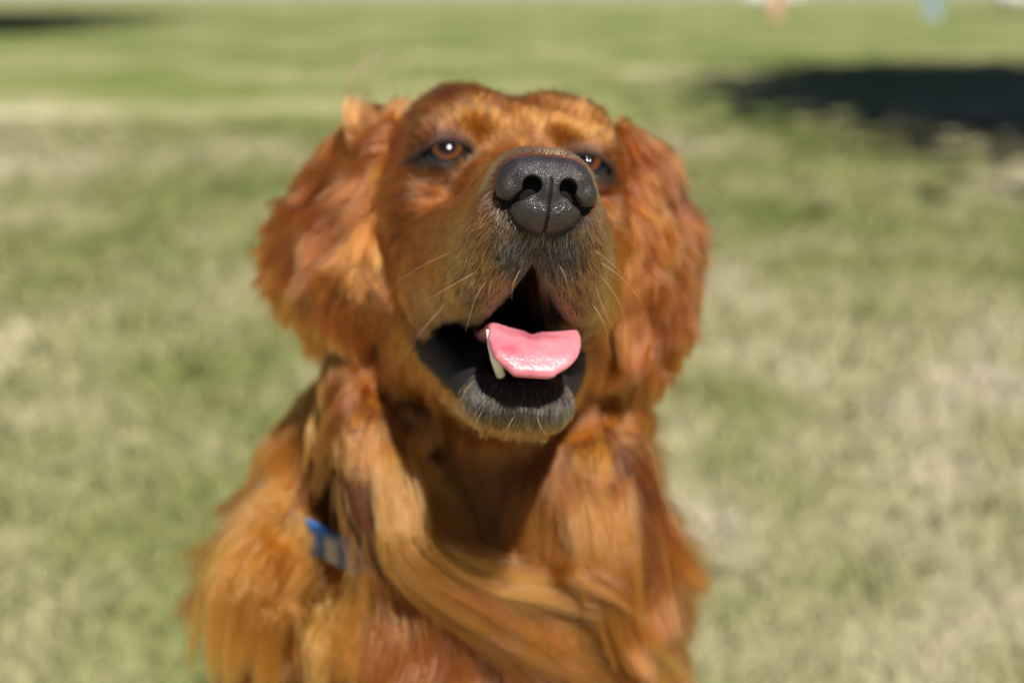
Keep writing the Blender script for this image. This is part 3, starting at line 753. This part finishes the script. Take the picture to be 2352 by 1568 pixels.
tan_ = sstep(6.0, 9.0, y)*sstep(-3.0, -4.5, z); col = mixc(col, (0.33, 0.14, 0.04), tan_*0.6)
edge = (1-sstep(0.05, 0.9, nose_sdf((ph-NC.astype(np.float32)))))*sstep(-4.4, -3.4, z); col = mixc(col, (0.50, 0.26, 0.11), edge*0.8)
mo = mouth(q, ph)
fr = (1-sstep(0.55, 1.05, np.sqrt((q[:, 0]/2.0)**2+((z+5.4)/1.7)**2+((y-10)/2.6)**2)))
pick = r.random(len(P))
col = np.where((fr[:, None]*1.0 > pick[:, None]*1.0), np.where(r.random(len(P))[:, None] < 0.30, np.array([[0.58, 0.42, 0.30]]), np.array([[0.02, 0.016, 0.013]])), col)
dk = (1-sstep(0.2, 1.8, mo))*(y > 0)*(z > -8.5)*(1-fr); col = mixc(col, (0.10, 0.06, 0.03), dk*0.7)
ch = (1-sstep(0.8, 1.2, np.sqrt((q[:, 0]/2.7)**2+((z+11.2)/1.2)**2+((y-7.0)/2.2)**2)))
col = np.where(ch[:, None] > pick[:, None], np.where(r.random(len(P))[:, None] < 0.12, np.array([[0.50, 0.44, 0.38]]), np.array([[0.014, 0.011, 0.009]])), col)
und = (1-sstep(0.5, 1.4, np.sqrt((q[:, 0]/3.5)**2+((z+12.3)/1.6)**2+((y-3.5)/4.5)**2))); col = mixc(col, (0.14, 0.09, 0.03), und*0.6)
e = np.sqrt(((q-np.array(EYE))**2).sum(1)); col = mixc(col, (0.03, 0.018, 0.014), (1-sstep(0.22, 0.45, lens(q)))*(e < 2.3)*(y > -1.0))
rad = np.where(y > 2, 0.0085, 0.0110)*(0.8+0.5*r.random(len(P)))
hair_object('fur', S, rad, col, dog, kind='stuff', label='short red gold fur of the face with greying muzzle hairs')
print('face fur', len(P), time.time()-T0)

# body coat
Vbf, Fbf = None, None
vals2 = FLD.v; V2, F2 = surface_nets(vals2, FLD.o, FLD.h)
def body_dens(c_, N):
    ph = c2h(c_).astype(np.float32)
    vis = (c_[:, 1] > -27) & (N[:, 2] < 0.85) & (c_[:, 2] < 88)
    return np.where(vis, 75.0, 0)*(body_sdf(c_.astype(np.float32)) < head_sdf(ph)-0.3)
P, N = tri_sample(V2, F2, body_dens, 22)
px_ = P[:, 0]/P[:, 2]*F+1176; py_ = 784-P[:, 1]/P[:, 2]*F
keep = ~((np.abs(px_-830) < 75) & (np.abs(py_-(1115+(px_-760)*0.72)) < 125) & (P[:, 2] < 72) & (rng.random(len(P)) < 0.93)); P, N = P[keep], N[keep]
D, L = chunked(comb, P); r = np.random.default_rng(6); L = L*(0.65+0.6*r.random(len(L)))
S = grow(P, N, D, L, 9, 0.40, 0.30, 0.35, 32, grav=0.02, surf=0.12)
S, g1 = clump(S, P, L, 0.004, 0.72, 42, 1.1)
S, g2 = clump(S, P, L, 0.03, 0.6, 43, 1.0)
col = base_color(P, r, 7)*(0.6+0.75*r.random(len(P))[g1])[:, None]
rad = 0.0115*(0.8+0.5*r.random(len(P)))
hair_object('fur', S, rad, col, dog, kind='stuff', label='long wavy red gold fur of the neck ruff and chest')
print('body fur', len(P), time.time()-T0)

def rest_dens(c_, N):
    return np.where((total_sdf(c_) > 0.6) & (c_[:, 2] < 120), 5.0, 0)
P, N = tri_sample(Vb, Fb, rest_dens, 23)
r = np.random.default_rng(8); n = len(P); D = norm(GRAV*0.8+np.array([0, 0, .3])); D = norm(D-(N @ D)[:, None]*N+N*0.3)
L = 3*(0.7+0.6*r.random(n)); S = P[:, None]+(D+0.25*vnoise3(P, 0.2, 9))[:, None]*(L[:, None]*np.linspace(0, 1, 5)[None])[..., None]
S, _ = clump(S, P, L, 0.05, 0.5, 44, 1.2)
hair_object('fur', S, np.full(n, 0.03), base_color(P, r, 9), dog, kind='stuff', label='coat of the back, legs and haunches')
print('rest fur', n)
# ---- locks: bundles of long hair along a spline
def spline(pts, k):
    pts = np.asarray(pts, float); n = len(pts); tt = np.linspace(0, n-1, k); out = []
    for t_ in tt:
        i = min(int(t_), n-2); u = t_-i; p0, p1, p2, p3 = pts[max(i-1, 0)], pts[i], pts[i+1], pts[min(i+2, n-1)]
        out.append(0.5*((2*p1)+(-p0+p2)*u+(2*p0-5*p1+4*p2-p3)*u*u+(-p0+3*p1-3*p2+p3)*u**3))
    return np.array(out)
def lock(pts, width, n, seed, k=14, taper=0.3, lo=0.0, wav=0.5):
    """n hairs scattered round the spline, each covering part of it"""
    r = np.random.default_rng(seed); c_ = spline(pts, 60); Tn = norm(np.gradient(c_, axis=0))
    up = np.array([0, 0, -1.0]); sd = norm(np.cross(Tn, up)); up2 = np.cross(sd, Tn)
    a0 = lo+(0.45-lo)*r.random(n)**1.3; a1 = np.clip(a0+0.45+0.35*r.random(n), 0, 1)
    ns = max(3, int(n/55)) if n > 60 else n
    su = np.clip(r.normal(size=ns)*0.55, -1.3, 1.3); sv = np.abs(r.normal(size=ns))*0.5; sub = r.integers(0, ns, n)
    a0 = np.clip(0.3*a0+0.7*(lo+(0.5-lo)*r.random(ns)**1.3)[sub], 0, 1)
    a1 = np.clip(a0+(0.35+0.35*r.random(ns))[sub]+0.12*r.random(n), 0, 1.0)
    tt = a0[:, None]+(a1-a0)[:, None]*np.linspace(0, 1, k)[None]; f_ = tt*59; i = np.clip(f_.astype(int), 0, 58); w_ = (f_-i)[..., None]
    def s_(A): return A[i]*(1-w_)+A[i+1]*w_
    loc = np.linspace(0, 1, k)[None, :]
    wid = width*(1-(1-taper)*tt**1.2)
    dr = (r.normal(size=ns)*0.35)[sub][:, None]*loc**1.5
    spread = (1-0.75*loc**1.3)
    u = (su[sub][:, None]+dr+r.normal(size=(n, 1))*0.22*spread)*wid
    v = (sv[sub][:, None]*0.7+np.abs(r.normal(size=(n, 1)))*0.12*spread)*wid*0.8*sstep(0, 0.4, loc) - 0.7*(1-sstep(0, 0.3, loc))
    S = s_(c_)+s_(sd)*u[..., None]+s_(up2)*v[..., None]
    S = S+vnoise3(c_[i[:, k//2]][:, None, :]*0.2+sub[:, None, None]*3.1+S*0.05, 2.2, seed)*wav*loc[..., None] + r.normal(size=(n, 1, 3))*0.08*loc[..., None]
    return S
LK = []; LKc = []
def add_lock(pts, width, n, seed, light=0.3, **kw):
    S = lock([at(*p) for p in pts], width, n, seed, **kw); r = np.random.default_rng(seed+100)
    c_ = base_color(S[:, 0], r, seed); c_ = c_*(1-light)+np.array([0.50, 0.18, 0.026])*light; LK.append(S); LKc.append(c_)
add_lock([(855, 880, 61.2), (890, 1020, 58.0), (925, 1180, 56.8), (945, 1270, 56.6), (1040, 1350, 57.6), (1200, 1430, 59), (1400, 1530, 60.3), (1580, 1660, 61.5)], 0.85, 3000, 1, light=0.3, taper=2.2, wav=0.9)
add_lock([(850, 900, 61.5), (875, 1060, 58.4), (925, 1210, 57.6), (950, 1310, 57.2), (1080, 1400, 58.3), (1250, 1500, 59.6), (1400, 1640, 60.8)], 0.6, 1100, 2, light=0.2, wav=0.9, taper=2.2)
add_lock([(930, 1160, 57.4), (990, 1270, 56.8), (1100, 1350, 57.8), (1250, 1400, 59), (1400, 1470, 60), (1520, 1590, 61)], 0.8, 1500, 3, light=0.4, wav=0.9, taper=2.2)
add_lock([(900, 930, 59), (950, 990, 58.8), (965, 1050, 58.8)], 1.2, 900, 12, light=0.15, taper=0.8)
add_lock([(1330, 960, 63.5), (1370, 1100, 60), (1400, 1280, 58.5), (1420, 1420, 58.5), (1450, 1540, 59)], 2.0, 1500, 4, light=0.15)
add_lock([(1370, 940, 65), (1415, 1110, 61.8), (1480, 1300, 61), (1490, 1450, 61.5), (1500, 1580, 62)], 1.5, 1500, 5, light=0.15)
add_lock([(1240, 1290, 59), (1330, 1340, 58.5), (1420, 1400, 58.5), (1500, 1480, 59)], 1.6, 1300, 6, light=0.2)
add_lock([(790, 860, 65), (748, 980, 63.5), (735, 1060, 63), (715, 1150, 63)], 1.0, 500, 7, light=0.25, wav=0.8)
add_lock([(720, 1080, 66), (650, 1180, 65), (580, 1260, 64.5), (500, 1300, 65)], 1.8, 2600, 8, light=0.2, taper=1.1)
add_lock([(700, 1250, 63), (620, 1340, 62.5), (590, 1440, 62.5), (580, 1570, 63)], 2.4, 2600, 9, light=0.2, taper=0.9)
add_lock([(900, 1370, 61), (880, 1450, 60.5), (900, 1560, 60)], 2.6, 2000, 10, light=0.35, taper=1.0)
S = np.concatenate(LK); col = np.concatenate(LKc)
hair_object('fur', S, np.full(len(S), 0.0115), col, dog, kind='stuff', label='wind blown locks of longer fur over the neck and collar')
# thin wisps
LK, LKc = [], []
for i, (pts, wd_, n_) in enumerate([([(835, 260, 64), (805, 200, 64), (840, 150, 64.5), (905, 108, 65)], 1.1, 40), ([(870, 240, 64), (880, 190, 64.5), (930, 150, 65), (975, 125, 66)], 1.0, 16),
        ([(865, 350, 61.5), (830, 280, 62), (818, 222, 62.5)], 1.3, 700), ([(890, 300, 61.5), (915, 255, 62), (938, 218, 62.5)], 0.8, 400),
        ([(740, 900, 63), (715, 990, 62.5), (745, 1090, 62), (800, 1120, 61)], 0.25, 22), ([(760, 950, 62), (790, 1050, 61), (830, 1130, 60), (815, 1220, 60)], 0.6, 30),
        ([(1470, 1030, 66), (1510, 1060, 66), (1580, 1060, 66.5)], 1.3, 10), ([(1500, 1150, 66), (1560, 1180, 66), (1620, 1250, 66)], 1.6, 14), ([(1520, 1300, 65), (1590, 1340, 65), (1640, 1330, 65)], 2.4, 20),
        ([(1240, 1250, 60), (1340, 1290, 58), (1420, 1340, 57.5), (1460, 1400, 57.5)], 0.8, 40), ([(1060, 1260, 57), (1130, 1280, 56.5), (1220, 1290, 56.5)], 0.4, 20)]):
    S_ = lock([at(*p) for p in pts], wd_, n_, 200+i, lo=0, wav=0.3); LK.append(S_); r = np.random.default_rng(i); LKc.append(base_color(S_[:, 0], r, i)*0.8+(0.25 if i < 2 else 0.06)*np.array([.66, .35, .12]))
S = np.concatenate(LK); hair_object('fur', S, np.full(len(S), 0.010), np.concatenate(LKc), dog, kind='stuff', label='loose flyaway wisps of fur above the ear and beside the neck')
print('locks', time.time()-T0)

# ------------------------------------------------------------------ ears
def ear(rows, seed, length, comb_px, dens=150):
    """rows: (Lpx, Lpy, Ld, Rpx, Rpy, Rd, bulge). A curved flap, 0.5 cm thick, with fur"""
    rows = np.array(rows, float); nr, nc = 34, 22
    def interp(c_):
        return spline(rows[:, c_], nr)
    Lp = interp([0, 1, 2]); Rp = interp([3, 4, 5]); bl = spline(rows[:, 6:7], nr)[:, 0]
    G = np.empty((nr, nc, 3))
    for i in range(nr):
        for k in range(nc):
            u = k/(nc-1); d_ = Lp[i]*(1-u)+Rp[i]*u; d_ = d_.copy(); d_[2] -= bl[i]*math.sin(math.pi*u)
            G[i, k] = at(*d_)
    G += 0.18*vnoise3(G, 0.5, seed)
    gu = np.gradient(G, axis=0); gv = np.gradient(G, axis=1); Nn = norm(np.cross(gv, gu))
    Nn = np.where((Nn[..., 2:3] > 0), -Nn, Nn)
    uu = np.linspace(0, 1, nc)[None, :]; vv = np.linspace(0, 1, nr)[:, None]
    th = 0.42*np.sqrt(np.clip(np.sin(np.pi*uu), 0, 1))*np.sqrt(np.clip(1.02-vv**6, 0, 1))+0.02
    A = G+Nn*th[..., None]; B = G-Nn*th[..., None]
    V = np.concatenate([A.reshape(-1, 3), B.reshape(-1, 3)]); I = np.arange(nr*nc).reshape(nr, nc)
    f1 = np.stack([I[:-1, :-1], I[:-1, 1:], I[1:, 1:], I[1:, :-1]], -1).reshape(-1, 4); f2 = f1[:, ::-1]+nr*nc
    bd = np.concatenate([I[0, :], I[1:, -1], I[-1, ::-1][1:], I[::-1, 0][1:-1]]); bn = np.roll(bd, -1)
    f3 = np.stack([bd, bn, bn+nr*nc, bd+nr*nc], -1)[:, ::-1]
    Fc = np.concatenate([f1, f2, f3])
    c0 = V[Fc[0]]; nrm = np.cross(c0[1]-c0[0], c0[2]-c0[0])
    if nrm[2] > 0: Fc = Fc[:, ::-1]
    eo = make_mesh('ear', W(V), Fc, m_body, parent=dog, attrs={'tint': ('POINT', np.tile(FUR_ROOT_SHADE, (len(V), 1))), 'wet': ('POINT', np.zeros(len(V)))})
    P, N = tri_sample(V, Fc, lambda c_, n_: np.full(len(c_), float(dens))*np.where(n_[:, 2] > 0.3, 0.5, 1), seed)
    cpos = np.array([at(a_[0], a_[1], 63)[:2] for a_ in comb_px]); cd = norm(np.array([(a_[2], -a_[3], a_[4]) for a_ in comb_px], float)); cl = np.array([a_[5] for a_ in comb_px], float)
    def cf(Q):
        d2 = ((Q[:, None, :2]-cpos[None])**2).sum(-1); w_ = np.exp(-d2/(2*1.5**2))+1e-12/(1+d2)
        return norm(w_ @ cd), (w_ @ cl)/w_.sum(1)
    D, L = chunked(cf, P); r = np.random.default_rng(seed); n = len(P); L = L*1.05*(0.6+0.7*r.random(n))
    VA = np.concatenate([A.reshape(-1, 3), B.reshape(-1, 3)]); NA = np.concatenate([Nn.reshape(-1, 3), -Nn.reshape(-1, 3)])
    kd = kdtree.KDTree(len(VA))
    for j, q_ in enumerate(VA): kd.insert(q_+NA[j]*0.35, j)
    kd.balance()
    k = 9; S = np.empty((n, k, 3)); S[:, 0] = P; p = P.copy(); Hn = 0.75*np.clip(0.45+0.7*vnoise(P, 0.75, seed+9), 0.10, 1.0)*(0.6+0.6*r.random(n))
    nowN = N.copy(); lf = 0.42*(0.5+r.random((n, 1)))*np.clip(1+1.7*vnoise(P, 0.7, seed+9), 0.1, 3)[:, None]; jit = r.normal(size=(n, 3))*0.09
    Dt = norm(D-(D*N).sum(1)[:, None]*N); cur = norm(Dt+N*lf*1.5)
    for i in range(1, k):
        dd = chunked(cf, p)[0] if i % 2 == 0 else Dt
        cur = norm(cur*0.55+norm(dd*(i/8)+Dt*(1-i/8)+N*lf*max(0, 1-i/5))*0.45+vnoise3(p, 0.5, seed)*0.30+jit); p = p+cur*(L/(k-1))[:, None]
        j_ = np.fromiter((kd.find(q_)[1] for q_ in p+nowN*0.3), dtype=np.int64, count=n)
        hh = ((p-VA[j_])*NA[j_]).sum(1); near_ = np.linalg.norm(p-VA[j_]-NA[j_]*hh[:, None], axis=1) < 0.6
        ok_ = near_ & ((NA[j_]*nowN).sum(1) > -0.2); tg_ = Hn*min(1, i/4)+0.04
        p = p+NA[j_]*(np.maximum(0, tg_-hh)*ok_)[:, None]; nowN = np.where(ok_[:, None], NA[j_], nowN)
        cur = np.where(ok_[:, None], norm(cur-np.minimum(0, (cur*NA[j_]).sum(1))[:, None]*NA[j_]), cur)
        S[:, i] = p
    S, g1 = clump(S, P, L, 0.014, 0.72, seed+1, 1.1, N); S, g2 = clump(S, P, L, 0.05, 0.6, seed+2, 1.0, N)
    col = base_color(P, r, seed)*np.array([1.0, .9, .85])*(0.6+0.75*r.random(n)[g1])[:, None]
    hair_object('fur', S, 0.0115*(0.8+0.5*r.random(n)), col, eo, kind='stuff')
    return eo
ear([(835, 258, 65, 925, 262, 62, .4), (775, 350, 66, 908, 350, 60.0, .9), (700, 450, 66.5, 893, 460, 58.6, 1.3), (645, 560, 66.5, 886, 580, 58.0, 1.5), (650, 655, 66, 884, 690, 58.3, 1.3), (735, 735, 64.5, 874, 755, 59.2, .8), (795, 795, 63.5, 850, 800, 61, .4)],
    61, 3, [(860, 280, -.3, .2, 0, 1.6), (800, 380, -.75, .55, 0, 2.2), (740, 430, -.9, .45, 0, 2.6), (850, 450, -.1, 1, 0, 2.2), (780, 520, -.7, .8, 0, 2.8), (690, 520, -.9, .45, 0, 2.6), (870, 600, 0.02, 1, -.1, 2.6), (800, 640, -.5, 1, 0, 3), (680, 640, -.5, .9, 0, 2.8),
            (730, 720, -.3, 1, 0, 2.6), (850, 740, -.1, 1, 0, 2.8), (800, 800, 0, 1, 0, 2.6), (620, 600, -.5, .8, 0, 2)])
ear([(1385, 300, 61, 1450, 288, 64.5, .4), (1412, 380, 59.6, 1520, 365, 65, .9), (1424, 500, 58.6, 1552, 475, 66, 1.3), (1420, 620, 58.2, 1578, 600, 66, 1.4), (1418, 730, 58.5, 1585, 710, 65.5, 1.1), (1426, 800, 59.4, 1550, 780, 64.5, .8), (1455, 850, 61.3, 1505, 840, 63, .4)],
    62, 3, [(1420, 300, .3, .9, 0, 1.6), (1500, 350, .6, .8, 0, 2.2), (1450, 450, .1, 1, 0, 2.4), (1550, 470, .45, 1, 0, 2.6), (1450, 620, -.1, 1, -.1, 2.6), (1570, 620, .3, 1, 0, 2.8), (1440, 750, 0.05, 1, -.1, 2.6), (1590, 740, .2, 1, 0, 2.2), (1490, 850, .15, 1, 0, 2.4)])
print('ears', time.time()-T0)

# ------------------------------------------------------------------ whiskers
m_whisk, t, b = new_mat('whisker'); b.inputs['Base Color'].default_value = (0.42, 0.27, 0.15, 1); b.inputs['Roughness'].default_value = 0.35
wh = [((1050, 575, 47), (990, 600, 47.5), (905, 650, 48)), ((1040, 680, 49), (985, 740, 49.5), (900, 860, 50.5)), ((1035, 690, 49), (1000, 725, 49.2), (955, 770, 49.5)), ((1120, 640, 47), (1090, 690, 46.8), (1070, 760, 47)),
      ((1150, 700, 46.8), (1130, 740, 46.5), (1150, 790, 46.6)), ((1100, 620, 47), (1030, 660, 47), (960, 700, 47.5)), ((1360, 570, 46.5), (1410, 610, 46.5), (1440, 650, 47)), ((1370, 620, 47), (1420, 690, 47), (1440, 760, 47.5)),
      ((1355, 690, 47.5), (1390, 750, 47.5), (1400, 830, 48)), ((1375, 600, 47), (1430, 640, 47), (1480, 700, 48)), ((1365, 650, 47), (1395, 730, 47), (1430, 790, 48)), ((1185, 950, 48), (1165, 985, 47.8), (1160, 1020, 48)), ((1230, 950, 48), (1245, 985, 47.6), (1262, 1010, 48)),
      ((1120, 930, 48.5), (1095, 965, 48.3), (1085, 1000, 48.5)), ((940, 900, 53), (925, 930, 53), (920, 980, 53)), ((1280, 600, 45.2), (1300, 640, 45), (1310, 690, 45.2)), ((1200, 610, 45.4), (1180, 650, 45.2), (1175, 690, 45.4))]
def surf_depth(px, py):
    ds = np.arange(42, 75, 0.1); dv = total_sdf(np.array([at(px, py, d_) for d_ in ds]))
    i = np.nonzero(dv < 0)[0]; return ds[i[0]] if len(i) else None
for a_ in wh:
    sd_ = surf_depth(a_[0][0], a_[0][1]) or a_[0][2]; off = sd_+0.1-a_[0][2]
    c_ = spline([at(p[0], p[1], p[2]+off*(1 if j == 0 else 0.8)) for j, p in enumerate(a_)], 12); v, f = tube(W(c_), list(np.linspace(0.00011, 0.00002, 12)), 6)
    make_mesh('whisker', v, f, m_whisk, parent=dog)

# ------------------------------------------------------------------ collar (lies round the neck: its own thing)
m_web, t, b = new_mat('blue_webbing'); n = t.nodes.new('ShaderNodeTexWave'); n.inputs['Scale'].default_value = 400; lnk(t, coords(t), n.inputs['Vector'])
lnk(t, ramp(t, n.outputs[0], [(0, (0.008, 0.06, 0.22)), (1, (0.015, 0.16, 0.55))]).outputs[0], b.inputs['Base Color']); b.inputs['Roughness'].default_value = 0.7
bump(t, b, n.outputs[0], 0.6, 0.0004)
m_buck, t, b = new_mat('grey_plastic'); b.inputs['Base Color'].default_value = (0.30, 0.31, 0.32, 1); b.inputs['Roughness'].default_value = 0.4
col_e = bpy.data.objects.new('dog_collar', None); finish(col_e, label="blue webbing collar with grey buckle half hidden in the dog's neck fur", cat='collar')
col_e.location = Vector(to_world(np.array([-0.9, -14, 71])))
CI = np.array(col_e.location)
ctr = np.array([-0.9, -8.3, 70.5]); axis = norm(np.array([0.05, 0.86, -0.50])); e1 = norm(np.cross(axis, [0, 0, 1.0])); e2 = np.cross(axis, e1)
K = 96; ring = []
for k in range(K):
    a_ = 2*np.pi*k/K; dr = math.cos(a_)*e1+math.sin(a_)*e2
    lo_, hi_ = 2.0, 22.0
    for _ in range(24):
        md = (lo_+hi_)/2
        if total_sdf((ctr+dr*md)[None])[0] < (0.9 if dr[2] < 0 and dr[0] < -0.6 else 0.2): lo_ = md
        else: hi_ = md
    ring.append(ctr+dr*lo_)
ring = np.array(ring)
for _ in range(3): ring = (np.roll(ring, 1, 0)+2*ring+np.roll(ring, -1, 0))/4
V = []; Fc = []
for k in range(K):
    o_ = norm(ring[k]-ctr)
    for (h_, t_) in ((-1.1, 0), (1.1, 0), (1.1, .28), (-1.1, .28)): V.append(ring[k]+axis*h_+o_*t_)
for k in range(K):
    a0, a1 = k*4, ((k+1) % K)*4
    for j in range(4): Fc.append((a0+j, a0+(j+1) % 4, a1+(j+1) % 4, a1+j))
make_mesh('strap', to_world(np.array(V))-CI, Fc, m_web, parent=col_e, smooth=False)
bk = int(np.argmin([np.abs(r_[0]/r_[2]*F+1176-772)+1000*(r_[2] > 72) for r_ in ring]))
o_ = norm(ring[bk]-ctr); tg = norm(ring[(bk+1) % K]-ring[bk-1]); V = []
for (x_, y_, z_) in [(-1.1, -1.35, .25), (1.1, -1.35, .25), (1.1, 1.35, .25), (-1.1, 1.35, .25), (-.85, -1.15, .75), (.85, -1.15, .75), (.85, 1.15, .75), (-.85, 1.15, .75)]:
    V.append(ring[bk]+tg*x_*0.5+axis*y_*0.75+o_*(z_ if z_ < .5 else .55))
ob = make_mesh('buckle', to_world(np.array(V))-CI, [(0, 3, 2, 1), (4, 5, 6, 7), (0, 1, 5, 4), (1, 2, 6, 5), (2, 3, 7, 6), (3, 0, 4, 7)], m_buck, parent=col_e, smooth=False)
bv = ob.modifiers.new('bevel', 'BEVEL'); bv.width = 0.0012; bv.segments = 2
print('done', time.time()-T0)
